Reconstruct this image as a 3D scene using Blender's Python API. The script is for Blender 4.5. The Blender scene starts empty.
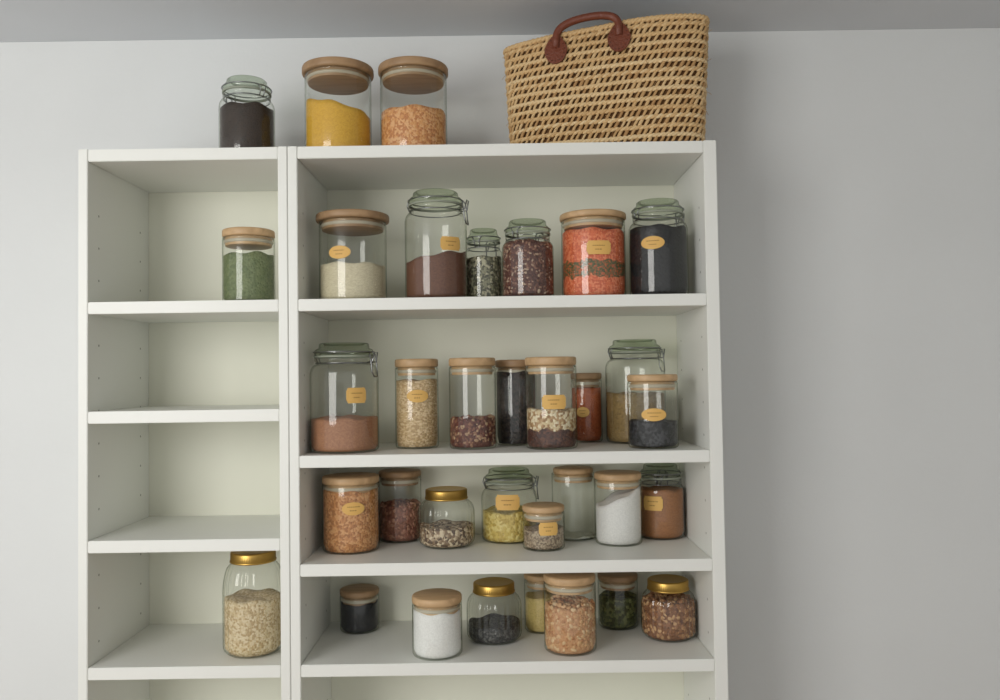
import bpy, math, random
from mathutils import Vector, Matrix
random.seed(7)
sc=bpy.context.scene
sc.view_settings.view_transform='Standard'
TAU=2*math.pi

# ---------------------------------------------------------------- materials
def lin(c):
    f=lambda v:(v/12.92 if v<=.04045 else ((v+.055)/1.055)**2.4)
    return tuple(f(x/255) for x in c)+(1,)
def newmat(name):
    m=bpy.data.materials.new(name);m.use_nodes=True
    nt=m.node_tree;nt.nodes.clear()
    out=nt.nodes.new('ShaderNodeOutputMaterial')
    return m,nt,out
def N(nt,t,**kw):
    n=nt.nodes.new(t)
    for k,v in kw.items():
        if k in n.inputs: n.inputs[k].default_value=v
        else: setattr(n,k,v)
    return n
def ramp(nt,cols,pos=None,interp='LINEAR'):
    r=nt.nodes.new('ShaderNodeValToRGB');r.color_ramp.interpolation=interp
    e=r.color_ramp.elements
    n=len(cols)
    while len(e)<n: e.new(.5)
    for i,c in enumerate(cols):
        e[i].position=(pos[i] if pos else (i/(n-1) if interp=='LINEAR' else i/n)); 
    for i,c in enumerate(cols): e[i].color=c
    return r
def paint(name,col,rough=.5,bump=.02,scale=60,var=.03):
    m,nt,out=newmat(name);L=nt.links.new
    b=N(nt,'ShaderNodeBsdfPrincipled',Roughness=rough)
    tc=N(nt,'ShaderNodeTexCoord')
    n=N(nt,'ShaderNodeTexNoise',Scale=scale);n.inputs['Detail'].default_value=3
    n2=N(nt,'ShaderNodeTexNoise',Scale=3.0)
    L(tc.outputs['Object'],n.inputs['Vector']);L(tc.outputs['Object'],n2.inputs['Vector'])
    c=lin(col);r=ramp(nt,[tuple(x*(1-var) for x in c[:3])+(1,),tuple(min(1,x*(1+var)) for x in c[:3])+(1,)],[.3,.7])
    L(n2.outputs['Fac'],r.inputs[0]);L(r.outputs[0],b.inputs['Base Color'])
    bp=N(nt,'ShaderNodeBump',Strength=bump,Distance=.01);L(n.outputs['Fac'],bp.inputs['Height']);L(bp.outputs[0],b.inputs['Normal'])
    L(b.outputs[0],out.inputs[0]);return m
def glassmat(name,tint=(249,250,248),edge=(166,172,158)):
    m,nt,out=newmat(name);L=nt.links.new
    lw=N(nt,'ShaderNodeLayerWeight',Blend=.5)
    r=ramp(nt,[lin(tint),lin(tint),lin(edge)],[0,.6,1.0]);L(lw.outputs['Facing'],r.inputs[0])
    t=N(nt,'ShaderNodeBsdfTransparent');L(r.outputs[0],t.inputs[0])
    g=N(nt,'ShaderNodeBsdfGlossy',Roughness=.06)
    g.inputs['Color'].default_value=(1,1,.98,1)
    p=N(nt,'ShaderNodeMath',operation='POWER');L(lw.outputs['Facing'],p.inputs[0]);p.inputs[1].default_value=3.5
    mu=N(nt,'ShaderNodeMath',operation='MULTIPLY_ADD');L(p.outputs[0],mu.inputs[0]);mu.inputs[1].default_value=.5;mu.inputs[2].default_value=.045
    mx=N(nt,'ShaderNodeMixShader');L(mu.outputs[0],mx.inputs[0]);L(t.outputs[0],mx.inputs[1]);L(g.outputs[0],mx.inputs[2])
    L(mx.outputs[0],out.inputs[0]);return m
def wood(name,c1,c2):
    m,nt,out=newmat(name);L=nt.links.new
    b=N(nt,'ShaderNodeBsdfPrincipled',Roughness=.5)
    tc=N(nt,'ShaderNodeTexCoord');mp=N(nt,'ShaderNodeMapping');mp.inputs['Scale'].default_value=(12,120,60)
    L(tc.outputs['Object'],mp.inputs[0])
    n=N(nt,'ShaderNodeTexNoise',Scale=1.0);n.inputs['Detail'].default_value=4;L(mp.outputs[0],n.inputs['Vector'])
    r=ramp(nt,[lin(c1),lin(c2)],[.3,.7]);L(n.outputs['Fac'],r.inputs[0]);L(r.outputs[0],b.inputs['Base Color'])
    L(b.outputs[0],out.inputs[0]);return m
def metal(name,col,rough=.3):
    m,nt,out=newmat(name);L=nt.links.new
    b=N(nt,'ShaderNodeBsdfPrincipled',Roughness=rough,Metallic=1.0)
    n=N(nt,'ShaderNodeTexNoise',Scale=40.0);r=ramp(nt,[tuple(x*.85 for x in lin(col)[:3])+(1,),lin(col)]);L(n.outputs['Fac'],r.inputs[0])
    L(r.outputs[0],b.inputs['Base Color']);L(b.outputs[0],out.inputs[0]);return m
def grain(name,cols,cell=.004,stretch=(1,1,1),layers=None,bump=.6):
    """granular food: every voronoi cell is one grain. layers=[(z,colour list)] switch colours with height"""
    m,nt,out=newmat(name);L=nt.links.new
    b=N(nt,'ShaderNodeBsdfPrincipled',Roughness=.65)
    tc=N(nt,'ShaderNodeTexCoord');mp=N(nt,'ShaderNodeMapping');mp.inputs['Scale'].default_value=stretch
    L(tc.outputs['Object'],mp.inputs[0])
    v=N(nt,'ShaderNodeTexVoronoi',Scale=1/cell);L(mp.outputs[0],v.inputs['Vector'])
    sp=N(nt,'ShaderNodeSeparateColor');L(v.outputs['Color'],sp.inputs[0])
    def cr(cl):
        r=ramp(nt,[lin(c) for c in cl],None,'CONSTANT' if len(cl)>2 else 'LINEAR');L(sp.outputs[0],r.inputs[0]);return r.outputs[0]
    col=cr(cols)
    if layers:
        sx=N(nt,'ShaderNodeSeparateXYZ');L(tc.outputs['Object'],sx.inputs[0])
        nz=N(nt,'ShaderNodeTexNoise',Scale=45.0);L(tc.outputs['Object'],nz.inputs['Vector'])
        ma=N(nt,'ShaderNodeMath',operation='MULTIPLY_ADD');L(nz.outputs['Fac'],ma.inputs[0]);ma.inputs[1].default_value=.03;L(sx.outputs[2],ma.inputs[2])
        for z,cl in layers:
            g=N(nt,'ShaderNodeMath',operation='GREATER_THAN');L(ma.outputs[0],g.inputs[0]);g.inputs[1].default_value=z+.015
            mx=N(nt,'ShaderNodeMix',data_type='RGBA');L(g.outputs[0],mx.inputs[0]);L(col,mx.inputs[6]);L(cr(cl),mx.inputs[7]);col=mx.outputs[2]
    L(col,b.inputs['Base Color'])
    bp=N(nt,'ShaderNodeBump',Strength=bump,Distance=cell*.6);bp.invert=True
    L(v.outputs['Distance'],bp.inputs['Height']);L(bp.outputs[0],b.inputs['Normal'])
    L(b.outputs[0],out.inputs[0]);return m
def attrmat(name,cols,rough=.6,fine=None,lo=.7):
    m,nt,out=newmat(name);L=nt.links.new
    b=N(nt,'ShaderNodeBsdfPrincipled',Roughness=rough)
    a=N(nt,'ShaderNodeAttribute',attribute_name='tone')
    r=ramp(nt,[lin(c) for c in cols]);L(a.outputs['Fac'],r.inputs[0])
    tc=N(nt,'ShaderNodeTexCoord');n=N(nt,'ShaderNodeTexNoise',Scale=fine or 350.0);L(tc.outputs['Object'],n.inputs['Vector'])
    mx=N(nt,'ShaderNodeMix',data_type='RGBA',blend_type='MULTIPLY');mx.inputs[0].default_value=.6
    rr=ramp(nt,[(lo,lo,lo,1),(1,1,1,1)],[.3,.7]);L(n.outputs['Fac'],rr.inputs[0])
    L(r.outputs[0],mx.inputs[6]);L(rr.outputs[0],mx.inputs[7]);L(mx.outputs[2],b.inputs['Base Color'])
    L(b.outputs[0],out.inputs[0]);return m

M_WHITE=paint('white_lacquer',(231,232,226),.42,.01,80,.015)
M_BACK=paint('white_back_panel',(229,229,213),.6,.01,80,.02)
M_WALL=paint('wall_paint',(221,223,222),.85,.05,120,.02)
M_CEIL=paint('ceiling_paint',(210,213,216),.9,.03,90,.02)
M_FLOOR=wood('floor_boards',(120,90,62),(160,124,88))
M_GLASS=glassmat('clear_glass')
M_GREEN=glassmat('green_tinted_glass',(228,234,224),(122,136,118))
M_BAMBOO=wood('bamboo',(180,148,108),(206,172,130))
M_BAMBOO_D=wood('bamboo_dark',(146,116,84),(170,138,102))
M_GOLD=metal('gold_lid_metal',(208,170,92),.38)
M_STEEL=metal('steel_wire',(150,152,152),.3)
M_SEAL=paint('silicone_seal',(190,182,162),.4)
M_GASKET=paint('rubber_gasket',(150,156,140),.5)
M_LABEL=paint('kraft_label',(220,176,98),.6,.02,200,.06)
M_INK=paint('label_ink',(150,110,58),.7)
M_LEATHER=paint('brown_leather',(116,60,40),.42,.25,220,.15)
M_STITCH=paint('dark_leather_stitch',(60,28,20),.6)

# ---------------------------------------------------------------- mesh helpers
def mkobj(name,verts,faces,mat,parent=None,smooth=True,tone=None):
    me=bpy.data.meshes.new(name);me.from_pydata(verts,[],faces);me.update()
    if smooth: me.polygons.foreach_set('use_smooth',[True]*len(me.polygons))
    if tone is not None:
        a=me.attributes.new('tone','FLOAT','POINT');a.data.foreach_set('value',tone)
    if mat: me.materials.append(mat)
    o=bpy.data.objects.new(name,me);sc.collection.objects.link(o)
    if parent: o.parent=parent
    return o
def empty(name,loc=(0,0,0),rz=0):
    e=bpy.data.objects.new(name,None);sc.collection.objects.link(e);e.location=loc;e.rotation_euler=(0,0,rz);e.empty_display_size=.05
    return e
def lathe_data(prof,segs=48,rib=None,f=None):
    vs=[];fs=[];rings=[]
    for r,z in prof:
        if r<1e-5:
            rings.append([len(vs)]);vs.append((0,0,z))
        else:
            ring=[]
            for i in range(segs):
                a=TAU*i/segs;rr=r
                if rib: rr=r+rib(a,z)
                ring.append(len(vs));vs.append((rr*math.cos(a),rr*math.sin(a),z))
            rings.append(ring)
    for A,B in zip(rings,rings[1:]):
        if len(A)==1 and len(B)==1: continue
        for i in range(segs):
            j=(i+1)%segs
            if len(A)==1: fs.append((A[0],B[j],B[i]))
            elif len(B)==1: fs.append((A[i],A[j],B[0]))
            else: fs.append((A[i],A[j],B[j],B[i]))
    if f: vs=[f(v) for v in vs]
    return vs,fs
def lathe(name,prof,mat,parent,segs=48,rib=None,f=None,z=0,smooth=True):
    vs,fs=lathe_data(prof,segs,rib,f)
    o=mkobj(name,vs,fs,mat,parent,smooth);o.location=(0,0,z)
    return o
def rbox_data(lo,hi,b=.0012):
    import bmesh
    bm=bmesh.new();bmesh.ops.create_cube(bm,size=1)
    for v in bm.verts: v.co=Vector([lo[i]+(v.co[i]+.5)*(hi[i]-lo[i]) for i in range(3)])
    bmesh.ops.bevel(bm,geom=bm.edges[:],offset=b,segments=2,affect='EDGES')
    vs=[tuple(v.co) for v in bm.verts];bm.verts.index_update()
    fs=[tuple(v.index for v in f.verts) for f in bm.faces];bm.free();return vs,fs
def box(name,lo,hi,mat,parent=None,b=.0012):
    vs,fs=rbox_data(lo,hi,b);return mkobj(name,vs,fs,mat,parent,smooth=False)
def tube_data(pts,r,sides=8,closed=False,rf=None):
    vs=[];fs=[];n=len(pts);pts=[Vector(p) for p in pts]
    up=Vector((0,0,1));prev=None
    for i,p in enumerate(pts):
        if closed: t=pts[(i+1)%n]-pts[i-1]
        else: t=pts[min(i+1,n-1)]-pts[max(i-1,0)]
        t.normalize()
        if prev is None:
            a=t.cross(up)
            if a.length<.1: a=t.cross(Vector((1,0,0)))
        else: a=prev-t*prev.dot(t)
        a.normalize();prev=a;b=t.cross(a)
        rr=rf(i/(n-1 or 1))*r if rf else r
        for k in range(sides):
            an=TAU*k/sides;vs.append(tuple(p+(a*math.cos(an)+b*math.sin(an))*rr))
    for i in range(n if closed else n-1):
        for k in range(sides):
            A=i*sides+k;B=i*sides+(k+1)%sides;C=((i+1)%n)*sides+(k+1)%sides;D=((i+1)%n)*sides+k
            fs.append((A,B,C,D))
    if not closed:
        fs.append(tuple(range(sides))[::-1]);fs.append(tuple(range((n-1)*sides,n*sides)))
    return vs,fs
class Acc:
    def __init__(s): s.v=[];s.f=[];s.t=[]
    def add(s,d,tone=0.0):
        o=len(s.v);s.v+=d[0];s.f+=[tuple(i+o for i in f) for f in d[1]];s.t+=[tone]*len(d[0])
    def obj(s,name,mat,parent=None,smooth=True): return mkobj(name,s.v,s.f,mat,parent,smooth,s.t)
ICO=None
def ico():
    global ICO
    if ICO is None:
        import bmesh
        bm=bmesh.new();bmesh.ops.create_icosphere(bm,subdivisions=2,radius=1);bm.verts.index_update()
        ICO=([v.co.copy() for v in bm.verts],[tuple(v.index for v in f.verts) for f in bm.faces]);bm.free()
    return ICO
def interp(prof,z):
    for (r0,z0),(r1,z1) in zip(prof,prof[1:]):
        if z0<=z<=z1 and z1>z0: return r0+(r1-r0)*(z-z0)/(z1-z0)
    return prof[-1][0]

# ---------------------------------------------------------------- jars
def rnd_corner(r,c,n=4):
    return [(r-c+c*math.sin(a),c-c*math.cos(a)) for a in [math.pi/2*i/n for i in range(n+1)]]
def contents(par,prof,c,mat,tilt=0,mound=0,chunk=None):
    ins=.0025;z0=.004
    n=10;pr=[(0,z0)]
    for i in range(n+1):
        z=z0+(c-z0)*i/n
        pr.append((max(.002,interp(prof,z)-ins-(.003 if i==0 else 0)),z))
    rt=pr[-1][0]
    for k in (.85,.65,.45,.22): pr.append((rt*k,c))
    pr.append((0,c))
    ph=random.random()*6
    def f(v):
        x,y,z=v
        q=max(0,(z-z0)/(c-z0))
        rr=math.hypot(x,y)/rt
        dz=tilt*x+mound*(1-rr*rr)+.0016*math.sin(x*130+ph)+.0016*math.sin(y*110+x*60+ph)
        return (x,y,z+q*dz)
    lathe('contents',pr,mat,par,40,f=f)
    if chunk:
        size,cmat,cnt,asp=chunk
        V,F=ico();A=Acc()
        for i in range(cnt):
            a=random.random()*TAU
            if random.random()<.8:
                z=random.uniform(z0+size*.6,c);rr=interp(prof,z)-ins-size*.25
            else:
                rr=math.sqrt(random.random())*(rt-size*.6);z=c
            x,y=rr*math.cos(a),rr*math.sin(a)
            if z>c-.001: z=f((x,y,c))[2]
            s=size*random.uniform(.7,1.1)
            Rm=Matrix.Rotation(random.random()*TAU,3,'Z')@Matrix.Rotation(random.random()*TAU,3,'X')@Matrix.Rotation(random.random()*TAU,3,'Y')
            vs=[]
            for v in V:
                w=Vector((v.x*s*.5*asp,v.y*s*.5*.8,v.z*s*.5*.6));w=Rm@w
                p=Vector((x,y,z))+w
                lim=interp(prof,max(.001,p.z))-.0012;q=math.hypot(p.x,p.y)
                if q>lim: p.x*=lim/q;p.y*=lim/q
                p.z=max(p.z,.003)
                vs.append(tuple(p))
            A.add((vs,F),random.random())
        A.obj('grains',cmat,par)
def label(par,R,dx,z,w,h,oval=True):
    R=R+.0008;a0=-math.pi/2+math.asin(max(-.9,min(.9,dx/R)))
    nu,nv=16,14;vs=[];fs=[]
    for j in range(nv+1):
        v=-math.cos(math.pi*j/nv)
        if oval: wd=math.sqrt(max(0,1-v*v))
        else: wd=1-.12*(abs(v)>.7)
        wd=max(wd,.05)
        for i in range(nu+1):
            u=-1+2*i/nu
            a=a0+u*wd*w/2/R;vs.append((R*math.cos(a),R*math.sin(a),z+v*h/2))
    for j in range(nv):
        for i in range(nu):
            A=j*(nu+1)+i;fs.append((A,A+1,A+nu+2,A+nu+1))
    mkobj('label',vs,fs,M_LABEL,par)
    A=Acc();R2=R+.0003
    for row,zz in ((0,.14),(1,-.14)):
        u=-.5 if row==0 else -.3
        while u<(.45 if row==0 else .25):
            l=random.uniform(.08,.16);q=[]
            for uu in (u,u+l):
                a=a0+uu*w/2/R2
                for dz in (-.035,.035): q.append((R2*math.cos(a),R2*math.sin(a),z+(zz+dz)*h))
            A.add((q,[(0,2,3,1)]));u+=l+.06
    A.obj('label_text',M_INK,par,False)
def disc_lid(name,par,r,z0,t,mat,b=.003):
    return lathe(name,[(0,z0),(r-b,z0),(r-b*.3,z0+b*.3),(r,z0+b),(r,z0+t-b),(r-b*.3,z0+t-b*.3),(r-b,z0+t),(0,z0+t)],mat,par,56)

def jar(name,x,y,z,kind,r,h,c=0,mat=None,lab=None,tilt=0,mound=0,chunk=None,glass=None,lt=None,lr=None,clip=0.0,dark=False,lidmat=None):
    e=empty(name,(x,y,z+.0004));g=glass or M_GLASS
    wd=lidmat or (M_BAMBOO_D if dark else M_BAMBOO)
    if kind=='wood':
        t=lt or .016;lr=(lr or 1.0)*r;hb=h-t
        prof=rnd_corner(r,.006)+[(r,hb*.5),(r,hb-.004),(r-.0005,hb)]
        lathe('glass_body',[(0,.0)]+prof+[(r-.0025,hb),(r-.0025,hb-.004)],g,e,56)
        disc_lid('lid',e,lr,hb+.0003,t,wd,.0035)
        disc_lid('lid_plug',e,r-.006,hb-.017,.0171,wd,.001)
        lathe('seal',[(r-.006,hb-.012),(r-.0032,hb-.010),(r-.0032,hb-.007),(r-.006,hb-.005)],M_SEAL,e,48)
    elif kind=='clip':
        rn=r*.80;rl=r*.86;zl=h-.026;hs=zl-.010
        zs=hs-r*.42
        sh=[(rn+(r-rn)*math.cos(a),zs+(hs-.006-zs)*math.sin(a)) for a in [math.pi/2*i/7 for i in range(8)]]
        prof=rnd_corner(r,.009)+[(r,zs*.5)]+sh+[(rn,hs-.002)]
        lathe('glass_body',[(0,0)]+prof+[(rl,hs),(rl,zl-.003),(rl-.003,zl-.003)],g,e,56)
        lathe('gasket',[(rl-.003,zl-.003),(rl+.0012,zl-.003),(rl+.0012,zl+.0008),(rl-.003,zl+.0008)],M_GASKET,e,56)
        lathe('glass_lid',[(rl-.002,zl+.001),(rl,zl+.002),(rl,zl+.010),(rl-.002,zl+.013),(rl*.86,zl+.016),(rl*.84,h-.002),(rl*.80,h),(rl*.70,h),(rl*.68,h-.004),(0,h-.006)],M_GREEN,e,56)
        A=Acc()
        ring=lambda R,zz,n=48:[(R*math.cos(TAU*i/n),R*math.sin(TAU*i/n),zz) for i in range(n)]
        A.add(tube_data(ring(rn+.0022,hs-.004),.0012,6,True))
        A.add(tube_data(ring(rl+.0016,zl+.008),.0012,6,True))
        ca,sa=math.cos(clip),math.sin(clip)
        def P(rad,tan,zz): return (rad*ca-tan*sa,rad*sa+tan*ca,zz)
        w=.011
        A.add(tube_data([P(rl+.0016,-w*.5,zl+.008),P(rl+.006,-w,zl+.002),P(rl+.009,-w,hs-.008),P(rl+.010,-w,hs-.022),P(rl+.013,-w*.6,hs-.032),P(rl+.013,w*.6,hs-.032),P(rl+.010,w,hs-.022),P(rl+.009,w,hs-.008),P(rl+.006,w,zl+.002),P(rl+.0016,w*.5,zl+.008)],.0014,6))
        A.add(tube_data([P(rn+.002,-w*.7,hs-.004),P(rl+.010,-w*.8,hs-.002),P(rl+.014,-w*.5,zl+.006),P(rl+.014,w*.5,zl+.006),P(rl+.010,w*.8,hs-.002),P(rn+.002,w*.7,hs-.004)],.0014,6))
        A.add(tube_data([P(-rl-.001,-w,zl+.008),P(-rl-.005,-w*.5,zl),P(-rn-.003,-w*.4,hs-.004)],.0012,6))
        A.add(tube_data([P(-rl-.001,w,zl+.008),P(-rl-.005,w*.5,zl),P(-rn-.003,w*.4,hs-.004)],.0012,6))
        A.obj('wire_clip',M_STEEL,e)
    elif kind=='gold':
        rn=r*.70;t=.017;hn=h-t;zs=hn*.66
        bot=[(r*.72+r*.28*math.sin(a),r*.30*(1-math.cos(a))) for a in [math.pi/2*i/6 for i in range(7)]]
        sh=[(rn+(r-rn)*math.cos(a),zs+(hn-.006-zs)*math.sin(a)) for a in [math.pi/2*i/8 for i in range(9)]]
        prof=bot+[(r,(r*.3+zs)/2)]+sh
        amp=lambda a,z: .0010*math.cos(a*26) if .006<z<hn-.012 else 0
        lathe('ribbed_glass_body',[(0,0)]+prof+[(rn,hn+.004)],g,e,156,rib=amp)
        rl=rn+.003
        kn=lambda a,z: .0004*math.cos(a*60)
        lathe('gold_lid',[(rl,hn-.004),(rl+.0012,hn-.003),(rl+.0012,hn-.0005),(rl,hn),(rl,h-.003),(rl-.001,h-.001),(rl-.003,h),(rl-.006,h-.0008),(0,h-.0008)],M_GOLD,e,120,rib=kn)
    if mat and c>0: contents(e,prof,c,mat,tilt,mound,chunk)
    if lab:
        dx,lz,w,hh,ov=lab;label(e,max(interp(prof,lz),.01),dx,lz,w,hh,ov)
    return e

Z1,Z2,Z3,Z4,Z5=2.022,1.726,1.426,1.220,1.031
G=grain
# --- on top of the unit
jar('couscous_jar',-.328,.118,Z1,'wood',.068,.192,.104,G('couscous',[(226,180,62),(212,160,48)],.0022,bump=.3),tilt=-.22,lr=1.08,lt=.017,dark=True)
jar('split_pea_jar',-.172,.120,Z1,'wood',.069,.192,.094,G('split_peas',[(222,160,100),(200,130,76),(232,180,128)],.0042),mound=.006,lr=1.05,lt=.017,dark=True)
# --- shelf 2
jar('rice_jar',-.297,.099,Z2,'wood',.068,.178,.074,G('rice',[(226,216,188),(206,194,164)],.0030,(1,1,2)),lab=(-.016,.094,.047,.026,True),lr=1.09,lt=.015,dark=True)
jar('cocoa_powder_jar',-.127,.093,Z2,'clip',.063,.221,.088,G('cocoa_powder',[(116,74,52),(94,58,42)],.002,bump=.2),tilt=.16,lab=(.034,.109,.045,.027,False),clip=-.25)
jar('pumpkin_seed_jar',-.031,.130,Z2,'clip',.039,.150,.092,G('pumpkin_seeds',[(140,138,112),(104,104,84),(178,172,146),(84,82,68)],.0045),clip=1.2)
jar('kidney_bean_jar',.059,.082,Z2,'clip',.052,.158,.112,G('kidney_beans',[(76,44,38),(104,64,54)],.005),chunk=(.008,attrmat('kidney_bean_skin',[(78,44,36),(116,70,56),(156,114,94),(198,174,150)]),1300,1.3),clip=1.0)
jar('red_lentil_jar',.193,.097,Z2,'wood',.065,.172,.134,G('red_lentils',[(226,116,74),(210,98,60),(234,138,96)],.0036,layers=[(.040,[(150,96,56),(104,96,58),(84,88,52),(190,100,60)]),(.072,[(226,116,74),(210,98,60),(234,138,96)])]),lab=(.004,.096,.049,.027,False),lr=1.04,lt=.013)
jar('black_bean_jar',.324,.089,Z2,'clip',.059,.195,.138,G('black_beans',[(30,31,34),(20,20,23)],.006,bump=.4),lab=(-.022,.104,.048,.026,True),clip=.5)
# --- shelf 3
jar('brown_sugar_jar',-.315,.088,Z3,'clip',.0685,.217,.066,G('brown_sugar',[(174,124,90),(152,104,76)],.0022,bump=.25),mound=.004,lab=(.035,.113,.041,.030,False),clip=-.35)
jar('rolled_oat_jar',-.175,.148,Z3,'wood',.045,.184,.140,G('rolled_oats',[(206,176,132),(186,154,110),(224,198,158)],.0045,(1,1,1.8)),lab=(.006,.108,.046,.026,True),lr=1.0,lt=.017)
jar('mixed_bean_jar',-.058,.120,Z3,'wood',.048,.184,.060,G('mixed_beans',[(84,46,38),(112,66,54)],.006),chunk=(.010,attrmat('mixed_bean_skin',[(76,38,34),(112,56,44),(152,106,82),(200,170,134)]),650,1.3),lr=1.0,lt=.017)
jar('black_rice_jar',.033,.190,Z3,'wood',.044,.180,.154,G('black_rice',[(46,40,40),(32,30,32),(64,54,50)],.004),lr=1.0,lt=.016,dark=True)
jar('muesli_jar',.102,.095,Z3,'wood',.052,.183,.078,G('muesli',[(86,52,42),(106,66,50),(68,40,34)],.005,layers=[(.040,[(214,192,152),(160,124,84),(232,218,188),(186,150,108)])]),lab=(.003,.094,.049,.028,False),lr=1.0,lt=.017)
jar('paprika_jar',.188,.236,Z3,'wood',.034,.150,.118,G('paprika',[(190,100,56),(164,80,44)],.003),lab=(-.012,.066,.030,.022,True),lr=1.0,lt=.014,dark=True)
jar('mung_bean_jar',.291,.207,Z3,'clip',.064,.220,.105,G('mung_beans',[(160,132,84),(132,108,66)],.004),clip=.3)
jar('black_lentil_jar',.304,.076,Z3,'wood',.050,.145,.052,G('black_lentils',[(34,35,38),(20,20,24),(62,62,66)],.006),mound=.003,lab=(-.007,.067,.050,.025,True),lr=1.0,lt=.014)
# --- shelf 4
jar('buckwheat_jar',-.312,.132,Z4,'wood',.058,.152,.124,G('buckwheat',[(200,138,84),(174,114,66),(214,160,108)],.0042),lab=(.015,.092,.046,.026,True),lr=1.0,lt=.015)
jar('peanut_jar',-.222,.229,Z4,'wood',.046,.150,.078,G('peanuts',[(124,80,66),(154,104,84)],.007),chunk=(.011,attrmat('peanut_skin',[(118,70,56),(162,106,86),(196,146,120)]),700,1.4),lr=1.0,lt=.013,dark=True)
jar('sunflower_seed_jar',-.117,.163,Z4,'gold',.058,.118,.042,G('sunflower_seeds',[(140,116,92),(100,80,66),(180,158,132),(214,196,168)],.005))
jar('pasta_jar',.015,.214,Z4,'clip',.060,.152,.064,G('small_pasta',[(214,188,104),(194,166,84),(228,208,134)],.006),lab=(-.004,.088,.052,.032,False),clip=.3)
jar('chia_seed_jar',.084,.120,Z4,'wood',.043,.088,.042,G('chia_seeds',[(160,140,118),(122,104,86),(186,168,144)],.003),lab=(.008,.046,.040,.026,False),lr=1.0,lt=.013)
jar('empty_storage_jar',.155,.226,Z4,'wood',.047,.151,.006,G('salt_residue',[(210,212,200),(190,194,180)],.003),lr=.92,lt=.012)
jar('flour_jar',.243,.162,Z4,'wood',.049,.147,.098,G('flour',[(234,232,230),(218,216,214)],.0016,bump=.15),tilt=.45,lr=1.0,lt=.014)
jar('ground_cinnamon_jar',.344,.222,Z4,'clip',.050,.156,.104,G('ground_cinnamon',[(168,112,68),(144,94,56)],.002,bump=.25),lab=(-.026,.078,.044,.030,False),clip=1.3)
# --- shelf 5
jar('poppy_seed_jar',-.311,.220,Z5,'wood',.042,.088,.060,G('poppy_seeds',[(38,39,46),(24,25,30)],.002),lr=1.0,lt=.013,dark=True)
jar('sea_salt_jar',-.131,.056,Z5,'wood',.049,.115,.086,G('sea_salt',[(242,242,240),(228,228,226)],.002,bump=.2),lr=1.0,lt=.015)
jar('black_sesame_jar',-.020,.142,Z5,'gold',.056,.117,.034,G('black_sesame',[(68,68,68),(46,45,48),(96,96,94)],.004))
jar('cornflour_jar',.082,.200,Z5,'wood',.038,.120,.074,G('cornflour',[(220,196,128),(202,178,108)],.003),lr=1.0,lt=.012)
jar('hazelnut_jar',.131,.072,Z5,'wood',.0515,.148,.090,G('hazelnut_meal',[(190,138,96),(206,158,116)],.006),chunk=(.012,attrmat('hazelnut_skin',[(186,128,84),(216,170,122),(234,204,162)]),750,1.2),lr=1.0,lt=.015)
jar('dried_herb_jar',.247,.222,Z5,'wood',.043,.112,.064,G('dried_herbs',[(92,98,56),(66,72,40),(120,124,76)],.006),lr=1.0,lt=.013,dark=True)
jar('walnut_jar',.340,.142,Z5,'gold',.055,.118,.076,G('walnut_pieces',[(116,76,52),(150,104,72)],.008),chunk=(.012,attrmat('walnut_skin',[(104,64,42),(160,110,72),(214,172,126)]),800,1.2))
# --- neighbouring unit
jar('coffee_jar',-.518,.12,Z1,'clip',.056,.17,.11,G('coffee_grounds',[(60,44,34),(44,34,28)],.003),clip=2.5)
jar('green_pea_jar',-.510,.10,Z2,'wood',.052,.15,.10,G('green_peas',[(124,134,92),(98,112,72)],.005),lr=1.0)
jar('quinoa_jar',-.500,.085,Z5,'gold',.058,.2,.11,G('quinoa',[(210,188,148),(186,160,118),(222,204,170)],.004))

# ---------------------------------------------------------------- shelving units
def unit(name,x0,x1,panel,levels,top,depth=.28,rp=None):
    e=empty(name,(0,0,0));rp=rp or panel
    box('panel_left',(x0-panel,0,0),(x0,depth,top),M_WHITE,e)
    box('panel_right',(x1,0,0),(x1+rp,depth,top),M_WHITE,e)
    box('back_panel',(x0-panel+.001,depth,.06),(x1+rp-.001,depth+.006,top-.001),M_BACK,e,.0008)
    box('top_board',(x0+.0002,.0008,top-.024),(x1-.0002,depth-.0002,top-.0006),M_WHITE,e)
    for i,z in enumerate(levels):
        box('shelf_%d'%(i+1),(x0+.0002,.0006,z-.023),(x1-.0002,depth-.0002,z),M_WHITE,e)
    box('plinth',(x0+.0002,.02,0),(x1-.0002,.035,.06),M_WHITE,e)
    A=Acc()
    for xx in (x0+.0003,x1-.0003):
        for yy in (.045,depth-.045):
            z=.3
            while z<top-.1:
                n=8;vs=[(xx,yy+.0025*math.cos(TAU*k/n),z+.0025*math.sin(TAU*k/n)) for k in range(n)]
                A.add((vs,[tuple(range(n))]));z+=.032*2
    A.obj('peg_holes',paint(name+'_peg_hole',(150,150,142)),e,False)
    return e
LV=[Z2,Z3,Z4,Z5,.74,.42,.083]
unit('white_shelving_unit',-.386,.398,.0185,LV,Z1,rp=.025)
unit('white_shelving_unit.001',-.790,-.4235,.018,[Z2,Z3+.09,1.27,Z5,.74,.42,.083],Z1)

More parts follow.
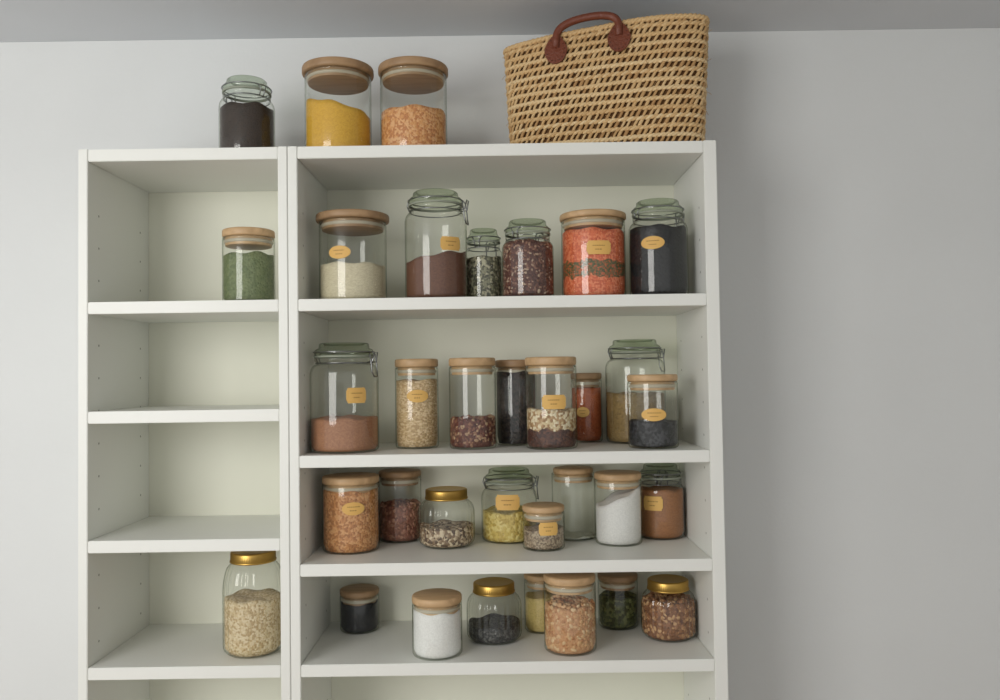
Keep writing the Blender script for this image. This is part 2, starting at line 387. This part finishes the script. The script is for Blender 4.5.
# ---------------------------------------------------------------- straw basket
def basket():
    yaw=math.radians(-15)
    e=empty('straw_basket',(.227,.134,Z1+.0005),yaw)
    H=.262;rows=14
    def top(x): return H+.006*math.cos(x*15-.6)-.004+.055*x+(.004 if x<0 else 0)*min(1,-x/.1 if x<0 else 0)
    def P(s,q,off=0):
        a=TAU*s
        la=.196+.014*q;lb=.060-.020*q+.008*math.sin(math.pi*q)
        c,sn=math.cos(a),math.sin(a)
        k=(abs(c)**3.4+abs(sn)**3.4)**(-1/3.4)
        x=(la+off)*c*k;y=(lb+off)*sn*k
        z=q*H+q*q*(top(x)-H)
        y+=.004*math.sin(x*22+1.5)*q
        return Vector((x,y,z))
    def table(q):
        n=720;pts=[P(i/n,q) for i in range(n+1)];L=[0]
        for a,b in zip(pts,pts[1:]): L.append(L[-1]+(b-a).length)
        return L
    def inv(L,d):
        T=L[-1];d=d%T
        import bisect
        i=min(max(bisect.bisect_right(L,d)-1,0),len(L)-2)
        return (i+(d-L[i])/max(1e-9,(L[i+1]-L[i])))/(len(L)-1)
    m_cord=attrmat('straw_cord',[(198,158,106),(222,188,136),(238,212,166)],.75,500)
    m_st=attrmat('straw_stitch',[(182,140,90),(210,172,118),(226,194,144)],.75,500)
    m_in=paint('straw_gap_shade',(116,82,48),.9,.4,300,.25)  # darker straw tone, shade of the weave gaps put into the colour
    A=Acc()
    zs=[ (k+.3)/(rows) for k in range(rows)]
    for k,q in enumerate(zs+[1.0]):
        L=table(q);N_=340;w1=random.random()*6
        for strand in (0,1):
            pts=[]
            for i in range(N_):
                d=L[-1]*i/N_;s=inv(L,d);ph=d/.0030+strand*math.pi+k
                p=P(s,q,.0012+.0014*math.cos(ph));p.z+=.0022*math.sin(ph)+random.uniform(-.0006,.0006)+(.0009*math.sin(TAU*4*i/N_+w1) if 0<k<rows else 0);pts.append(p)
            A.add(tube_data(pts,.0031 if q<1 else .0042,6,True),random.uniform(.2,1))
    A.obj('woven_straw_rows',m_cord,e)
    A=Acc()
    for k in range(rows):
        q0=zs[k];q1=(zs+[1.0])[k+1] if k<rows-1 else 1.0
        L=table((q0+q1)/2);cnt=int(L[-1]/.0122)
        for i in range(cnt):
            d=L[-1]*i/cnt+random.uniform(-.0016,.0016)+k*.0047
            pts=[]
            for t in (0,.25,.5,.75,1):
                s=inv(L,d+(t-.5)*.011);pts.append(P(s,q0+(q1-q0)*t,-.0004+.0014*math.sin(math.pi*t)))
            rr=random.uniform(.0024,.0038)
            A.add(tube_data(pts,rr,5,False,lambda u:.7+.4*math.sin(math.pi*u)),random.random())
    for i in range(110):
        s=random.random();q=random.uniform(.05,1);p=P(s,q,.003);d=Vector((random.uniform(-1,1),-abs(random.gauss(0,.3)) if p.y<0 else .2,random.uniform(-.5,.7))).normalized()
        A.add(tube_data([p,p+d*.006,p+d*.012+Vector((0,0,-.002))],.0004,4),random.random())
    A.obj('straw_stitches',m_st,e)
    vs=[];fs=[];n=120;qs=[0.01,.25,.5,.75,.99]
    for q in qs:
        for i in range(n): vs.append(tuple(P(i/n,q,-.004)))
    for j in range(len(qs)-1):
        for i in range(n): fs.append((j*n+i,j*n+(i+1)%n,(j+1)*n+(i+1)%n,(j+1)*n+i))
    fs.append(tuple(range(n))[::-1])
    mkobj('gap_shade_liner',vs,fs,m_in,e)  # added inset shell, its dark colour stands in for shade between strands
    for side,xs,up in ((-1,(-.092,.038),.024),(1,(-.080,.050),.016)):
        cache={}
        def front(x,z,off):
            q=round(min(1,max(0,z/top(x))),2)
            if q not in cache: cache[q]=[p for p in (P(i/400,q) for i in range(400)) if p.y*side>0]
            best=min(cache[q],key=lambda p:abs(p.x-x))
            return Vector((x,best.y+side*off,z))
        pts=[]
        for t in [i/28 for i in range(29)]:
            sq=.5-.5*math.cos(math.pi*t)
            x=xs[0]+(xs[1]-xs[0])*sq
            base=(top(xs[0])*(1-sq)+top(xs[1])*sq)
            zz=base-.030+(up+.030)*math.sin(math.pi*t)**.42
            pts.append((x,front(x,min(zz,top(x)),.010).y,zz))
        nm='front' if side<0 else 'rear'
        A=Acc();A.add(tube_data(pts,.0078,12,False));A.obj('handle_'+nm,M_LEATHER,e)
        for k,x in enumerate(xs):
            tz=top(x)-.032
            vs=[];fs=[];ol=[]
            nn=32
            for i in range(nn):
                a=TAU*i/nn
                w=.0235*(1-.30*max(0,math.sin(a)));ol.append((x+w*math.cos(a),tz+.032*math.sin(a)))
            for off in (.0050,.0100):
                for px,pz in ol: vs.append(tuple(front(px,pz,off)))
            vs.append(tuple(front(x,tz,.0110)))
            for i in range(nn):
                j=(i+1)%nn
                q=(i,j,nn+j,nn+i);t3=(nn+i,nn+j,2*nn)
                fs.append(q if side<0 else q[::-1]);fs.append(t3 if side<0 else t3[::-1])
            mkobj('leather_tab_%s_%d'%(nm,k+1),vs,fs,M_LEATHER,e,smooth=False)
            B=Acc()
            for i in range(0,nn,2):
                px,pz=ol[i];px=x+(px-x)*.80;pz=tz+(pz-tz)*.84
                p=front(px,pz,.0107);B.add(tube_data([p+Vector((-.0013,0,0)),p+Vector((.0013,0,0))],.0006,4))
            B.obj('tab_stitching_%s_%d'%(nm,k+1),M_STITCH,e)
basket()

# ---------------------------------------------------------------- room
CH=2.352
box('wall_back',(-1.9,.29,0),(1.9,.37,CH),M_WALL,None,.0005)
box('wall_right',(1.9,-2.6,0),(1.98,.37,CH),M_WALL,None,.0005)
box('floor',(-1.9,-2.6,-.05),(1.9,.29,0),M_FLOOR,None,.0005)
box('ceiling',(-1.9,-2.6,CH),(1.98,.37,CH+.06),M_CEIL,None,.0005)

# ---------------------------------------------------------------- light
w=bpy.data.worlds.new('World');sc.world=w;w.use_nodes=True
bg=w.node_tree.nodes['Background'];bg.inputs[0].default_value=(.985,.99,.985,1);bg.inputs[1].default_value=.70
def area(name,loc,tgt,sx,sy,e,col):
    l=bpy.data.lights.new(name,'AREA');l.shape='RECTANGLE';l.size=sx;l.size_y=sy;l.energy=e;l.color=col
    o=bpy.data.objects.new(name,l);sc.collection.objects.link(o);o.location=loc
    o.rotation_euler=(Vector(tgt)-Vector(loc)).to_track_quat('-Z','Y').to_euler();return o
area('window_light',(-1.5,-2.1,1.85),(0,.1,1.40),1.1,1.3,32,(1,.985,.955))

# ---------------------------------------------------------------- camera
th=.0145;p=math.radians(1.71)
f=Vector((0,math.cos(p),math.sin(p)));r=Vector((1,0,0));u=Vector((0,-math.sin(p),math.cos(p)))
X=r*math.cos(th)-u*math.sin(th);Y=r*math.sin(th)+u*math.cos(th);Zc=-f
cam=bpy.data.cameras.new('camera');co=bpy.data.objects.new('camera',cam);sc.collection.objects.link(co)
mw=Matrix((X,Y,Zc)).transposed().to_4x4();mw.translation=Vector((0,-1.6,1.575));co.matrix_world=mw
cam.sensor_width=36;cam.lens=836/1000*36;cam.clip_start=.05
sc.camera=co
